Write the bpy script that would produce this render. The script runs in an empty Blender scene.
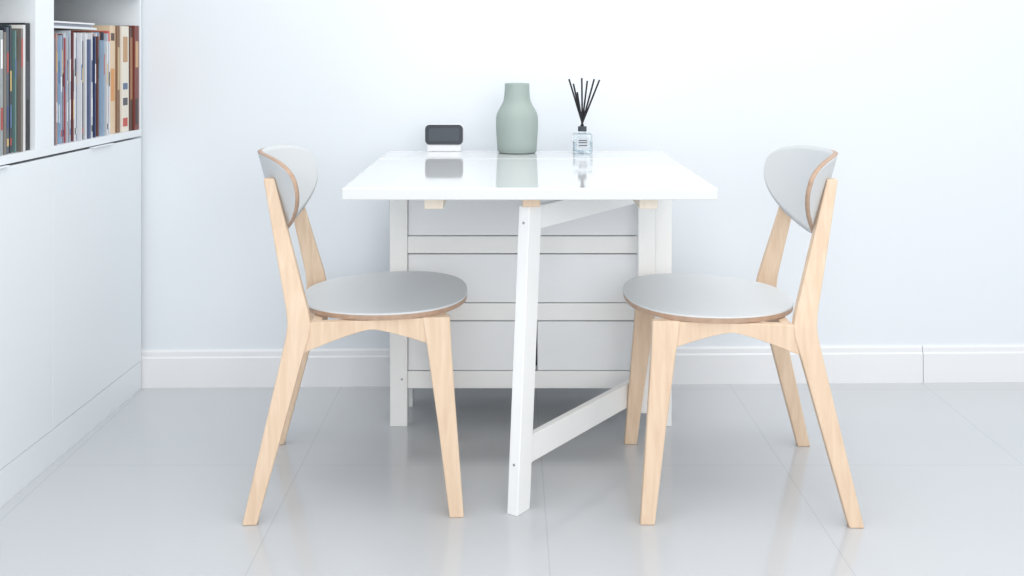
import bpy, bmesh, math, random
from mathutils import Vector, Matrix
random.seed(23)
S=bpy.context.scene
S.view_settings.view_transform='Standard'
S.view_settings.look='None'
def lin(c):
    return tuple(((v/255)/12.92 if v/255<=0.04045 else ((v/255+0.055)/1.055)**2.4) for v in c)+(1,)
def mat(name,rgb,rough=0.5,spec=0.5,metal=0,coat=0,noise=0.0,scale=20,trans=0,ior=1.45,bump=0.0):
    m=bpy.data.materials.new(name); m.use_nodes=True
    nt=m.node_tree; b=nt.nodes['Principled BSDF']
    c=lin(rgb)
    b.inputs['Base Color'].default_value=c
    b.inputs['Roughness'].default_value=rough
    b.inputs['Specular IOR Level'].default_value=spec
    b.inputs['Metallic'].default_value=metal
    b.inputs['Coat Weight'].default_value=coat
    b.inputs['Coat Roughness'].default_value=0.05
    b.inputs['Transmission Weight'].default_value=trans
    b.inputs['IOR'].default_value=ior
    tc=nt.nodes.new('ShaderNodeTexCoord')
    n=nt.nodes.new('ShaderNodeTexNoise'); n.inputs['Scale'].default_value=scale; n.inputs['Detail'].default_value=3
    nt.links.new(tc.outputs['Object'],n.inputs['Vector'])
    if noise>0:
        mx=nt.nodes.new('ShaderNodeMix'); mx.data_type='RGBA'
        mx.inputs['A'].default_value=tuple(v*(1-noise) for v in c[:3])+(1,)
        mx.inputs['B'].default_value=tuple(min(1,v*(1+noise)) for v in c[:3])+(1,)
        nt.links.new(n.outputs['Fac'],mx.inputs['Factor']); nt.links.new(mx.outputs['Result'],b.inputs['Base Color'])
    if bump>0:
        bp=nt.nodes.new('ShaderNodeBump'); bp.inputs['Strength'].default_value=bump; bp.inputs['Distance'].default_value=0.002
        nt.links.new(n.outputs['Fac'],bp.inputs['Height']); nt.links.new(bp.outputs['Normal'],b.inputs['Normal'])
    return m
def wood(name,c1,c2,rough=0.5):
    m=bpy.data.materials.new(name); m.use_nodes=True
    nt=m.node_tree; b=nt.nodes['Principled BSDF']; b.inputs['Roughness'].default_value=rough
    tc=nt.nodes.new('ShaderNodeTexCoord'); mp=nt.nodes.new('ShaderNodeMapping')
    mp.inputs['Scale'].default_value=(45,45,3.5)
    n=nt.nodes.new('ShaderNodeTexNoise'); n.inputs['Scale'].default_value=1.6; n.inputs['Detail'].default_value=6; n.inputs['Distortion'].default_value=0.6
    r=nt.nodes.new('ShaderNodeValToRGB'); r.color_ramp.elements[0].position=0.3; r.color_ramp.elements[1].position=0.7
    r.color_ramp.elements[0].color=lin(c2); r.color_ramp.elements[1].color=lin(c1)
    nt.links.new(tc.outputs['Object'],mp.inputs['Vector']); nt.links.new(mp.outputs['Vector'],n.inputs['Vector'])
    nt.links.new(n.outputs['Fac'],r.inputs['Fac']); nt.links.new(r.outputs['Color'],b.inputs['Base Color'])
    return m
def plymat():
    m=bpy.data.materials.new('plywood_edge'); m.use_nodes=True
    nt=m.node_tree; b=nt.nodes['Principled BSDF']; b.inputs['Roughness'].default_value=0.5
    tc=nt.nodes.new('ShaderNodeTexCoord'); n=nt.nodes.new('ShaderNodeTexNoise'); n.inputs['Scale'].default_value=60
    r=nt.nodes.new('ShaderNodeValToRGB'); r.color_ramp.elements[0].color=lin((166,136,116)); r.color_ramp.elements[1].color=lin((200,171,148))
    nt.links.new(tc.outputs['Object'],n.inputs['Vector']); nt.links.new(n.outputs['Fac'],r.inputs['Fac']); nt.links.new(r.outputs['Color'],b.inputs['Base Color'])
    return m
M_wall=mat('wall_paint',(230,235,240),0.75,0.2,noise=0.01,scale=2)
M_base=mat('baseboard_paint',(236,237,239),0.35,0.4,noise=0.01,scale=5)
M_cab=mat('white_lacquer_cabinet',(232,237,241),0.35,0.4,noise=0.006,scale=2)
M_white=mat('white_painted_wood',(247,248,248),0.3,0.45,noise=0.01,scale=12)
M_top=mat('glossy_white_tabletop',(222,224,225),0.07,0.5,coat=0.4,noise=0.006,scale=6)
M_draw=mat('drawer_front_paint',(241,244,247),0.4,0.4,noise=0.01,scale=6)  # slightly greyer, bluer white than the legs and rails
M_beech=wood('beech_wood',(232,208,183),(219,191,163))
M_end=wood('pale_end_block',(240,230,216),(230,217,200))
M_ply=plymat()
M_lam=mat('grey_laminate',(211,214,216),0.45,0.35,noise=0.01,scale=15)
M_dark=mat('dark_gap',(70,76,84),0.6,noise=0.02)  # shade of the drawer gaps as a colour; also the diffuser's dark collar
M_metal=mat('screw_metal',(170,172,175),0.35,metal=0.6,noise=0.02)

def new_obj(name,bm,mats,smooth=False,parent=None,bevel=0,seg=2):
    me=bpy.data.meshes.new(name); bmesh.ops.recalc_face_normals(bm,faces=bm.faces[:]); bm.to_mesh(me); bm.free()
    for m in mats: me.materials.append(m)
    o=bpy.data.objects.new(name,me); S.collection.objects.link(o)
    if smooth:
        for p in me.polygons: p.use_smooth=True
    if bevel>0:
        b=o.modifiers.new('bevel','BEVEL'); b.width=bevel; b.segments=seg; b.limit_method='ANGLE'; b.angle_limit=math.radians(40)
    if parent: o.parent=parent
    return o
def addbox(bm,x0,x1,y0,y1,z0,z1,mi=0):
    vs=[bm.verts.new((x,y,z)) for z in (z0,z1) for y in (y0,y1) for x in (x0,x1)]
    fs=[(0,2,3,1),(4,5,7,6),(0,1,5,4),(2,6,7,3),(0,4,6,2),(1,3,7,5)]
    for f in fs:
        g=bm.faces.new([vs[i] for i in f]); g.material_index=mi
    return vs
def box(name,x0,x1,y0,y1,z0,z1,m,parent=None,bevel=0.0,seg=2):
    bm=bmesh.new(); addbox(bm,x0,x1,y0,y1,z0,z1)
    return new_obj(name,bm,[m],parent=parent,bevel=bevel,seg=seg)
def empty(name,loc=(0,0,0),rz=0):
    e=bpy.data.objects.new(name,None); e.location=loc; e.rotation_euler=(0,0,rz); e.empty_display_size=0.1
    S.collection.objects.link(e); return e

# ---------------- camera ----------------
CAMZ=1.03; F=1071.0
cd=bpy.data.cameras.new('camera'); cam=bpy.data.objects.new('camera',cd); S.collection.objects.link(cam)
cam.location=(0,0,CAMZ); cam.rotation_euler=(math.radians(90),0,0)
cd.sensor_width=36; cd.lens=F*36/1024; cd.shift_y=-236/1024; cd.shift_x=1/1024
cd.clip_start=0.05
S.camera=cam

# ---------------- room ----------------
mf=bpy.data.materials.new('polished_floor_tile'); mf.use_nodes=True
nt=mf.node_tree; b=nt.nodes['Principled BSDF']; b.inputs['Roughness'].default_value=0.16
b.inputs['Coat Weight'].default_value=0.25; b.inputs['Coat Roughness'].default_value=0.10
tc=nt.nodes.new('ShaderNodeTexCoord'); sp=nt.nodes.new('ShaderNodeSeparateXYZ'); nt.links.new(tc.outputs['Object'],sp.inputs['Vector'])
def M(op,a,bv=None):
    n=nt.nodes.new('ShaderNodeMath'); n.operation=op
    for i,v in enumerate((a,bv)):
        if v is None: continue
        if isinstance(v,(int,float)): n.inputs[i].default_value=v
        else: nt.links.new(v,n.inputs[i])
    return n.outputs[0]
def gl(out,off):
    a=M('SUBTRACT',out,off); a=M('PINGPONG',a,0.3)
    return M('LESS_THAN',a,0.0013)
g=M('MAXIMUM',gl(sp.outputs['X'],0.077),gl(sp.outputs['Y'],2.67-0.6*4))
no=nt.nodes.new('ShaderNodeTexNoise'); no.inputs['Scale'].default_value=1.5; no.inputs['Detail'].default_value=5
nt.links.new(tc.outputs['Object'],no.inputs['Vector'])
cr=nt.nodes.new('ShaderNodeValToRGB'); cr.color_ramp.elements[0].color=lin((194,197,201)); cr.color_ramp.elements[1].color=lin((200,203,206))
nt.links.new(no.outputs['Fac'],cr.inputs['Fac'])
mx=nt.nodes.new('ShaderNodeMix'); mx.data_type='RGBA'; nt.links.new(g,mx.inputs['Factor']); nt.links.new(cr.outputs['Color'],mx.inputs['A']); mx.inputs['B'].default_value=lin((184,188,193))
nt.links.new(mx.outputs['Result'],b.inputs['Base Color'])
box('floor',-1.62,3.2,-0.6,3.55,-0.05,0,mf)

TH=math.atan(0.0217)
wall=box('wall_back',-1.62,3.2,0.014,0.13,0,2.7,M_wall); wall.location=(0,3.307,0); wall.rotation_euler=(0,0,TH)
bm=bmesh.new()
prof=[(0.014,0),(0,0),(0,0.090),(0.005,0.094),(0.005,0.108),(0.008,0.113),(0.014,0.113)]
for (xa,xb) in ((-1.14,1.283),(1.285,3.2)):
    A=[bm.verts.new((xa,y,z)) for y,z in prof]; B=[bm.verts.new((xb,y,z)) for y,z in prof]
    n=len(prof)
    for i in range(n):
        j=(i+1)%n; bm.faces.new((A[i],A[j],B[j],B[i]))
    bm.faces.new(A); bm.faces.new(B[::-1])
bb=new_obj('baseboard_back',bm,[M_base]); bb.location=(0,3.307,0); bb.rotation_euler=(0,0,TH)
box('wall_left',-1.70,-1.60,-0.6,3.3,0,2.7,M_wall)

# ---------------- cabinet / bookshelf ----------------
cab=empty('bookshelf_cabinet',(-1.130,3.275,0),-math.atan(0.025))
def cb(name,x0,x1,y0,y1,z0,z1,m=M_cab,bv=0.001): return box(name,x0,x1,y0,y1,z0,z1,m,parent=cab,bevel=bv)
YE=-2.3; D=-0.40
cb('plinth',D,-0.001,YE,0,0,0.0855)
cb('carcass_lower',D,-0.022,YE,0,0.0856,0.765)
for i,(a,bq) in enumerate(((-0.5992,-0.001),(-1.1992,-0.6008),(-1.7992,-1.2008),(YE,-1.8008))):
    cb('door_%d'%(i+1),-0.020,0,a,bq,0.087,0.768)
    c=(a+bq)/2
    cb('pull_%d'%(i+1),-0.006,0.008,c-0.07,c+0.07,0.7685,0.7715,M_cab,0.0005)
cb('shelf_base',D,0.001,YE,0,0.774,0.794)
cb('back_panel',D,D+0.012,YE,0,0.794,2.2)
cb('side_panel',D+0.012,0,-0.010,0,0.794,2.2)
cb('shelf_upper',D+0.012,0,YE,-0.010,1.192,1.215)
cb('shelf_upper_2',D+0.012,0,YE,-0.010,1.60,1.625)
cb('shelf_top',D+0.012,0,YE,-0.010,2.175,2.2)
for i,(a,bq) in enumerate(((-0.69,-0.592),(-1.39,-1.292),(YE,YE+0.02))):
    cb('divider_%d'%(i+1),D+0.012,0,a,bq,0.794,1.192)
    cb('divider_up_%d'%(i+1),D+0.012,0,a,bq,1.215,1.60)
    cb('divider_top_%d'%(i+1),D+0.012,0,a,bq,1.625,2.175)

mb=bpy.data.materials.new('printed_book_spines'); mb.use_nodes=True
nt2=mb.node_tree; b2=nt2.nodes['Principled BSDF']; b2.inputs['Roughness'].default_value=0.4
at=nt2.nodes.new('ShaderNodeAttribute'); at.attribute_name='Col'; nt2.links.new(at.outputs['Color'],b2.inputs['Base Color'])
def books(name,specs,extra=()):
    bm=bmesh.new(); cl=bm.loops.layers.float_color.new('Col')
    def cbx(x0,x1,y0,y1,z0,z1,col,side=None,lean=0):
        before=set(bm.faces); vs=addbox(bm,x0,x1,y0,y1,z0,z1)
        for v in vs: v.co.y+=lean*(v.co.z-0.795)
        for f in bm.faces:
            if f not in before:
                c=col
                f.normal_update()
                if side and abs(f.normal.z)>0.7: c=side
                for l in f.loops: l[cl]=c
    for (y0,t,h,dx,col,lab,lean) in specs:
        dpt=0.21
        cbx(-dx-dpt,-dx,y0,y0+t-0.0006,0.7945,0.7945+h,lin(col),lin((235,232,225)),lean)
        for (a,bq,c) in lab:
            cbx(-dx-0.001,-dx+0.0006,y0+t*0.18,y0+t*0.8,0.7945+h*a,0.7945+h*bq,lin(c),None,lean)
    for e in extra: cbx(*e)
    return new_obj(name,bm,[mb],parent=None)
pal=[(206,208,212),(220,222,226),(158,76,80),(112,66,68),(90,102,134),(52,66,104),(140,172,202),(200,178,158),(180,190,202),(66,68,78),(206,194,180),(176,112,124),(112,142,178),(214,216,222),(180,144,134),(92,76,72),(190,202,214),(150,174,196),(128,130,140),(106,68,62)]
labc=[(240,240,242),(50,50,58),(180,76,72),(90,120,160),(60,80,130),(214,184,120)]
def row(ya,yb,seq=None,tmin=0.004,tmax=0.009,hmin=0.265,hmax=0.30,lean=0.0):
    out=[]; y=ya; prev=None
    while y<yb-0.004:
        t=random.uniform(tmin,tmax); t=min(t,yb-y)
        c=random.choice(pal) if not seq else random.choice(seq)
        while c==prev: c=random.choice(pal)
        prev=c
        h=random.uniform(hmin,hmax)
        lab=[]
        if random.random()<0.8:
            s=random.uniform(0.45,0.7); lab.append((s,s+random.uniform(0.12,0.25),random.choice(labc)))
        if random.random()<0.5: lab.append((0.06,0.12,random.choice(labc)))
        if random.random()<0.3: lab.append((0.2,0.38,random.choice(labc)))
        out.append((y,t,h,random.uniform(0.008,0.030),c,lab,lean)); y+=t
    return out
sp1=row(-0.585,-0.205,hmin=0.262,hmax=0.292)
sp1+=[(-0.205,0.012,0.296,0.02,(204,100,94),[(0.5,0.8,(240,230,220))],0),
      (-0.192,0.040,0.312,0.02,(222,198,168),[(0.86,0.93,(90,70,60)),(0.3,0.6,(210,150,96))],0),
      (-0.151,0.02,0.312,0.015,(130,98,76),[(0.4,0.8,(196,174,138))],0),
      (-0.130,0.055,0.312,0.010,(228,221,208),[(0.05,0.13,(190,76,64)),(0.66,0.9,(188,150,112)),(0.4,0.46,(90,110,140)),(0.25,0.32,(80,80,90))],0),
      (-0.074,0.026,0.31,0.008,(84,56,46),[(0.3,0.9,(166,116,84))],0),
      (-0.047,0.034,0.315,0.003,(122,58,50),[(0.6,0.85,(200,160,120)),(0.05,0.3,(60,40,38))],0)]
ex=[(-0.25,-0.03,-0.57,-0.26,1.092,1.098,lin((225,228,232)),None),(-0.26,-0.05,-0.56,-0.24,1.0985,1.106,lin((170,178,190)),None),(-0.24,-0.04,-0.565,-0.25,1.1065,1.111,lin((236,236,238)),None)]
bk=books('row_of_books',sp1,ex)
dark=[(54,72,80),(56,62,72),(204,208,212),(100,130,128),(44,46,52),(216,214,206),(80,90,102),(160,168,172),(120,114,108),(228,230,230),(226,228,232)]
sp2=row(-1.28,-0.735,seq=dark,tmin=0.006,tmax=0.013,hmin=0.27,hmax=0.305)
sp2+=[(-0.735,0.014,0.30,0.01,(220,220,218),[],0),(-0.72,0.026,0.305,0.012,(34,36,40),[(0.4,0.7,(66,70,78))],0)]
bk2=books('row_of_books',sp2)
for o in (bk,bk2):
    o.location=cab.location; o.rotation_euler=cab.rotation_euler

# ---------------- table ----------------
T=empty('gateleg_table',(0.0415,2.75,0))
def tb(name,x0,x1,y0,y1,z0,z1,m=M_white,bv=0.002,seg=2):
    return box(name,x0-0.0415,x1-0.0415,y0-2.75,y1-2.75,z0,z1,m,parent=T,bevel=bv,seg=seg)
XL,XR=-0.361,0.442
tb('leaf_raised',XL,XR,2.284,2.909,0.714,0.74,M_top,0.003,3)
tb('top_centre',XL,XR,2.911,3.17,0.714,0.74,M_top,0.003,3)
tb('leaf_folded',XL,XR,3.176,3.20,0.10,0.712,M_top,0.003,3)
for i,(a,c) in enumerate(((-0.3327,-0.285),(0.395,0.442))):
    tb('leg_front_%d'%(i+1),a,c,2.945,2.985,0,0.713)
    tb('leg_rear_%d'%(i+1),a,c,3.105,3.145,0,0.713)
    tb('side_panel_%d'%(i+1),a+0.012,c-0.012,2.985,3.105,0.103,0.70,M_draw)
for n,(z0,z1) in enumerate(((0.103,0.150),(0.290,0.337),(0.475,0.522),(0.664,0.713))):
    tb('rail_%d'%(n+1),-0.285,0.395,2.951,2.975,z0,z1)
    tb('rail_rear_%d'%(n+1),-0.285,0.395,3.115,3.14,z0,z1)
for n,(z0,z1) in enumerate(((0.150,0.290),(0.337,0.475),(0.522,0.664))):
    tb('drawer_%dl'%(n+1),-0.284,0.068,2.956,3.11,z0+0.0015,z1-0.0035,M_draw)
    tb('drawer_%dr'%(n+1),0.073,0.394,2.956,3.11,z0+0.0015,z1-0.0035,M_draw)
tb('divider_back',-0.284,0.394,3.111,3.1145,0.12,0.70,M_dark,0)  # added dark sheet behind the drawers, stands in for shade in the gaps
tb('cleat_1',-0.191,-0.149,2.36,2.84,0.684,0.7135,M_end)
tb('cleat_2',0.283,0.324,2.36,2.84,0.684,0.7135,M_end)
tb('stop_block',0.025,0.065,2.362,2.40,0.688,0.7135,M_beech)
def shaped(secs):
    bm=bmesh.new(); rings=[]
    for pts in secs: rings.append([bm.verts.new(p) for p in pts])
    n=len(rings[0])
    for a,c in zip(rings,rings[1:]):
        for i in range(n): bm.faces.new((a[i],a[(i+1)%n],c[(i+1)%n],c[i]))
    bm.faces.new(rings[0][::-1]); bm.faces.new(rings[-1])
    return bm
P0=Vector((0.030,2.402,0)); P1=Vector((0.362,2.893,0)); gd=(P1-P0).normalized(); gn=Vector((-gd.y,gd.x,0))
off=Vector((-0.0415,-2.75,0))
def rect(c,a,b,z,shx=0):
    return [c+gd*i*a/2+gn*j*b/2+Vector((shx,0,z))+off for i,j in ((-1,-1),(1,-1),(1,1),(-1,1))]
bm=shaped([rect(P0,0.052,0.028,0,-0.013),rect(P0,0.052,0.028,0.687,0.014)])
new_obj('gate_leg',bm,[M_white],parent=T,bevel=0.002)
def rail(name,z0,z1,s0,s1):
    a=P0+gd*0.02; c=P1-gd*0.015; bm=bmesh.new()
    ring=[]
    for p,sh in ((a,s0),(c,s1)):
        ring.append([bm.verts.new(p+gn*j+Vector((sh,0,z))+off) for j,z in ((0.001,z0),(0.018,z0),(0.018,z1),(0.001,z1))])
    for i in range(4): bm.faces.new((ring[0][i],ring[0][(i+1)%4],ring[1][(i+1)%4],ring[1][i]))
    bm.faces.new(ring[0][::-1]); bm.faces.new(ring[1]); new_obj(name,bm,[M_white],parent=T,bevel=0.0015)
rail('gate_rail_upper',0.627,0.680,0.010,0); rail('gate_rail_lower',0.096,0.158,-0.006,0)
tb('gate_post',0.3415,0.386,2.874,2.912,0.06,0.70)
for i,(z) in enumerate((0.13,0.65)):
    bm=bmesh.new(); bmesh.ops.create_cone(bm,cap_ends=True,segments=16,radius1=0.003,radius2=0.003,depth=0.002,matrix=Matrix.Translation((-0.30-0.0415,2.9445-2.75,z))@Matrix.Rotation(math.pi/2,4,'X'))
    new_obj('screw_%d'%(i+1),bm,[M_metal],parent=T)
for i,z in enumerate((0.112,0.65)):
    sx=-0.013+0.027*z/0.687
    face=P0+Vector((sx,0,z))+off-gd*0.026
    rot=Vector((0,0,1)).rotation_difference(-gd).to_matrix().to_4x4()
    bm=bmesh.new(); bmesh.ops.create_cone(bm,cap_ends=True,segments=16,radius1=0.003,radius2=0.003,depth=0.002,matrix=Matrix.Translation(face)@rot)
    new_obj('gate_screw_%d'%(i+1),bm,[M_metal],parent=T)

# ---------------- chairs ----------------
def lerp(tab,z):
    if z<=tab[0][0]: return tab[0][1]
    for (a,va),(c,vc) in zip(tab,tab[1:]):
        if z<=c: return va+(vc-va)*(z-a)/(c-a)
    return tab[-1][1]
def chair(loc,rz):
    C=empty('dining_chair',loc,rz)
    ysp=[(0,0.240),(0.43,0.208),(0.745,0.160)]
    TK=0.013
    def limb(name,secs,sgn):
        bm=bmesh.new(); R=[]
        for (x,z,w) in secs:
            y=lerp(ysp,z)*sgn
            R.append([bm.verts.new(p) for p in ((x-w/2,y-TK,z),(x+w/2,y-TK,z),(x+w/2,y+TK,z),(x-w/2,y+TK,z))])
        for a,c in zip(R,R[1:]):
            for i in range(4): bm.faces.new((a[i],a[(i+1)%4],c[(i+1)%4],c[i]))
        bm.faces.new(R[0][::-1]); bm.faces.new(R[-1])
        new_obj(name,bm,[M_beech],parent=C,bevel=0.003,seg=3)
    for k,s in enumerate((-1,1)):
        limb('rear_leg_%d'%(k+1),[(-0.234,0,0.032),(-0.189,0.18,0.040),(-0.147,0.35,0.047),(-0.134,0.40,0.051),(-0.131,0.425,0.051),(-0.135,0.455,0.048),(-0.167,0.59,0.037),(-0.203,0.745,0.024)],s)
        limb('front_leg_%d'%(k+1),[(0.217,0,0.032),(0.197,0.2,0.042),(0.180,0.36,0.053),(0.172,0.4365,0.062)],s)
        bm=bmesh.new(); R=[]
        N=20
        for i in range(N+1):
            t=i/N; x=-0.125+t*(0.165+0.125)
            zb=0.413-0.052*max(0,1-t/0.55)**1.3-0.040*max(0,(t-0.5)/0.5)**1.4
            y=0.207*s; zt=0.4365+(x-0.20)*0.022
            R.append([bm.verts.new(p) for p in ((x,y-0.0115,zb),(x,y+0.0115,zb),(x,y+0.0115,zt),(x,y-0.0115,zt))])
        for a,c in zip(R,R[1:]):
            for i in range(4): bm.faces.new((a[i],a[(i+1)%4],c[(i+1)%4],c[i]))
        bm.faces.new(R[0][::-1]); bm.faces.new(R[-1])
        new_obj('side_rail_%d'%(k+1),bm,[M_beech],parent=C,bevel=0.0015)
    box('cross_rail_1',0.125,0.147,-0.2,0.2,0.395,0.4345,M_beech,parent=C,bevel=0.002)
    box('cross_rail_2',-0.105,-0.083,-0.2,0.2,0.390,0.4295,M_beech,parent=C,bevel=0.002)
    bm=bmesh.new(); N=96; bot=[];mid=[];top=[]
    for i in range(N):
        a=2*math.pi*i/N; ca,sa=math.cos(a),math.sin(a)
        e=2/2.35
        X=math.copysign(abs(ca)**e,ca); Y=math.copysign(abs(sa)**e,sa)
        w=0.228*(1+0.05*X) if X>0 else 0.228*(1+0.10*X)
        x=0.053+0.199*X; y=w*Y; dz=(x-0.20)*0.022
        bot.append(bm.verts.new((x*0.995,y*0.995,0.438+dz))); mid.append(bm.verts.new((x,y,0.4490+dz))); top.append(bm.verts.new((x*0.995+0.0003,y*0.995,0.4525+dz)))
    for i in range(N):
        j=(i+1)%N
        f=bm.faces.new((bot[i],bot[j],mid[j],mid[i])); f.material_index=1
        f=bm.faces.new((mid[i],mid[j],top[j],top[i])); f.material_index=0
    bm.faces.new(top); f=bm.faces.new(bot[::-1]); f.material_index=1
    new_obj('seat',bm,[M_lam,M_ply],parent=C)
    bm=bmesh.new(); NU,NV=56,16; G=[]
    for i in range(NU+1):
        u=math.sin((-0.5+i/NU)*math.pi)*0.9985; au=abs(u); row_=[]
        zt=0.738+0.058*(1-au**4.5)**0.42; zb=0.738-0.138*(1-au**2.1)**0.52
        for j in range(NV+1):
            z=zb+(zt-zb)*j/NV
            x=-0.243+0.092*u*u+(0.79-z)*0.27
            row_.append(bm.verts.new((x,0.234*u,z)))
        G.append(row_)
    for i in range(NU):
        for j in range(NV): bm.faces.new((G[i][j],G[i+1][j],G[i+1][j+1],G[i][j+1]))
    o=new_obj('backrest',bm,[M_lam,M_ply],smooth=True,parent=C)
    so=o.modifiers.new('thick','SOLIDIFY'); so.thickness=0.011; so.offset=0; so.material_offset_rim=1
    return C
chair((-0.358,2.60,0),math.radians(5))
chair((0.523,2.575,0),math.radians(178))

# ---------------- vase ----------------
M_vase=mat('matte_sage_ceramic',(155,168,163),0.55,0.35,noise=0.03,scale=30)
def lathe(name,prof,m,loc,seg=64):
    bm=bmesh.new(); R=[]
    for r,z in prof: R.append([bm.verts.new((r*math.cos(2*math.pi*i/seg),r*math.sin(2*math.pi*i/seg),z)) for i in range(seg)])
    for a,c in zip(R,R[1:]):
        for i in range(seg): bm.faces.new((a[i],a[(i+1)%seg],c[(i+1)%seg],c[i]))
    bm.faces.new(R[0][::-1]); bm.faces.new(R[-1])
    o=new_obj(name,bm,[m],smooth=True); o.location=loc; return o
TZ=0.7402
lathe('vase',[(0.045,0),(0.053,0.0015),(0.0565,0.006),(0.058,0.03),(0.0605,0.07),(0.0605,0.10),(0.0580,0.113),(0.052,0.125),(0.045,0.137),(0.040,0.147),(0.0375,0.158),(0.036,0.175),(0.0355,0.194),(0.0355,0.1985),(0.0345,0.200),(0.0325,0.199),(0.032,0.193),(0.033,0.17),(0.036,0.15),(0.05,0.11),(0.053,0.05),(0.05,0.01),(0.01,0.008)],M_vase,((517-511)*3.085/F,3.085,TZ))

# ---------------- clock ----------------
CK=empty('desk_clock',(-0.195,3.132,TZ))
def rrect(name,w,h,y0,y1,zc,r,m,seg=8):
    bm=bmesh.new(); pts=[]
    for cx,cz,a0 in ((w/2-r,h/2-r,0),(-w/2+r,h/2-r,90),(-w/2+r,-h/2+r,180),(w/2-r,-h/2+r,270)):
        for k in range(seg+1):
            a=math.radians(a0+90*k/seg); pts.append((cx+r*math.cos(a),cz+r*math.sin(a)+zc))
    A=[bm.verts.new((x,y0,z)) for x,z in pts]; B=[bm.verts.new((x,y1,z)) for x,z in pts]; n=len(pts)
    for i in range(n): bm.faces.new((A[i],A[(i+1)%n],B[(i+1)%n],B[i]))
    bm.faces.new(A); bm.faces.new(B[::-1])
    return new_obj(name,bm,[m],parent=CK,bevel=0.001)
M_scr=mat('dark_display',(48,54,62),0.3,0.4,noise=0.05,scale=40)
M_scr2=mat('dark_display_inner',(70,76,84),0.4,0.4,noise=0.05,scale=40)
M_case=mat('clock_case_plastic',(225,227,229),0.4,0.4,noise=0.01)
rrect('case',0.112,0.060,-0.012,0.018,0.049,0.014,M_case)
rrect('display_frame',0.110,0.058,-0.0145,-0.0118,0.049,0.013,M_scr)
rrect('display',0.090,0.038,-0.0155,-0.0143,0.049,0.006,M_scr2)
rrect('base',0.098,0.020,-0.012,0.020,0.0102,0.003,M_case)

# ---------------- reed diffuser ----------------
DF=empty('reed_diffuser',(0.205,3.08,TZ))
M_glass=mat('clear_glass',(232,240,242),0.02,0.5,trans=1,ior=1.45)
M_liq=mat('diffuser_oil',(205,216,224),0.0,0.5,trans=1,ior=1.36)
M_lab=mat('silver_label',(166,172,178),0.35,metal=0.3,noise=0.05)
M_ink=mat('label_print',(80,86,92),0.5,noise=0.1)
M_reed=mat('black_reed',(34,34,38),0.7,noise=0.1,scale=80)
box('bottle',-0.0275,0.0275,-0.0275,0.0275,0,0.056,M_glass,parent=DF,bevel=0.004,seg=4)
box('oil',-0.0235,0.0235,-0.0235,0.0235,0.005,0.034,M_liq,parent=DF,bevel=0.002,seg=2)
box('label',-0.018,0.018,-0.0285,-0.0278,0.012,0.046,M_lab,parent=DF)
for i,z in enumerate((0.036,0.030,0.022)):
    box('label_text_%d'%i,-0.012,0.012,-0.0288,-0.0286,z,z+0.003,M_ink,parent=DF)
def cyl(name,r,z0,z1,m):
    bm=bmesh.new(); bmesh.ops.create_cone(bm,cap_ends=True,segments=32,radius1=r,radius2=r,depth=z1-z0,matrix=Matrix.Translation((0,0,(z0+z1)/2)))
    return new_obj(name,bm,[m],parent=DF,bevel=0.001)
cyl('neck',0.011,0.056,0.064,M_glass); cyl('collar',0.0125,0.062,0.076,M_dark)
k=3.08/F
for i,(tx,ty,yo) in enumerate(((569,79,-0.01),(574,84,0.02),(577,92,-0.02),(582,78,0.0),(588,81,0.02),(594,79,-0.015),(600,80,0.01))):
    dx=(tx-582.5)*k; z=CAMZ-(ty-52)*k-TZ
    p=Vector((dx*-0.12,0,0.070)); q=Vector((dx,yo,z)); d=q-p
    bm=bmesh.new(); bmesh.ops.create_cone(bm,cap_ends=True,segments=10,radius1=0.0026,radius2=0.0026,depth=d.length,matrix=Matrix.Translation((p+q)/2)@Vector((0,0,1)).rotation_difference(d).to_matrix().to_4x4())
    new_obj('reed_%d'%(i+1),bm,[M_reed],parent=DF)

# ---------------- lighting ----------------
w=bpy.data.worlds.new('world'); S.world=w; w.use_nodes=True
bg=w.node_tree.nodes['Background']; bg.inputs['Color'].default_value=(0.965,0.985,1.0,1); bg.inputs['Strength'].default_value=0.92
def area(name,loc,rot,sx,sy,e,col=(1,1,1)):
    l=bpy.data.lights.new(name,'AREA'); l.shape='RECTANGLE'; l.size=sx; l.size_y=sy; l.energy=e; l.color=col
    o=bpy.data.objects.new(name,l); o.location=loc; o.rotation_euler=rot; S.collection.objects.link(o)
area('ceiling_light',(0.3,1.9,2.65),(0,0,0),2.8,1.6,30,(1,0.995,0.99))  # unseen overhead area light, added for mild soft shadows
tgt=Vector((0.1,3.0,0.45)); src=Vector((0.5,-0.9,1.4))
area('softbox',src,(tgt-src).to_track_quat('-Z','Y').to_euler(),2.2,1.5,46,(1,0.995,0.985))  # unseen fill added behind the camera to brighten drawers and legs
l=bpy.data.lights.new('downlight','SPOT'); l.energy=18; l.spot_size=math.radians(42); l.spot_blend=0.9; l.shadow_soft_size=0.12
o=bpy.data.objects.new('downlight',l); o.location=(0.05,2.2,2.6); S.collection.objects.link(o)
o.rotation_euler=(Vector((0.05,3.0,0.74))-Vector(o.location)).to_track_quat('-Z','Y').to_euler()
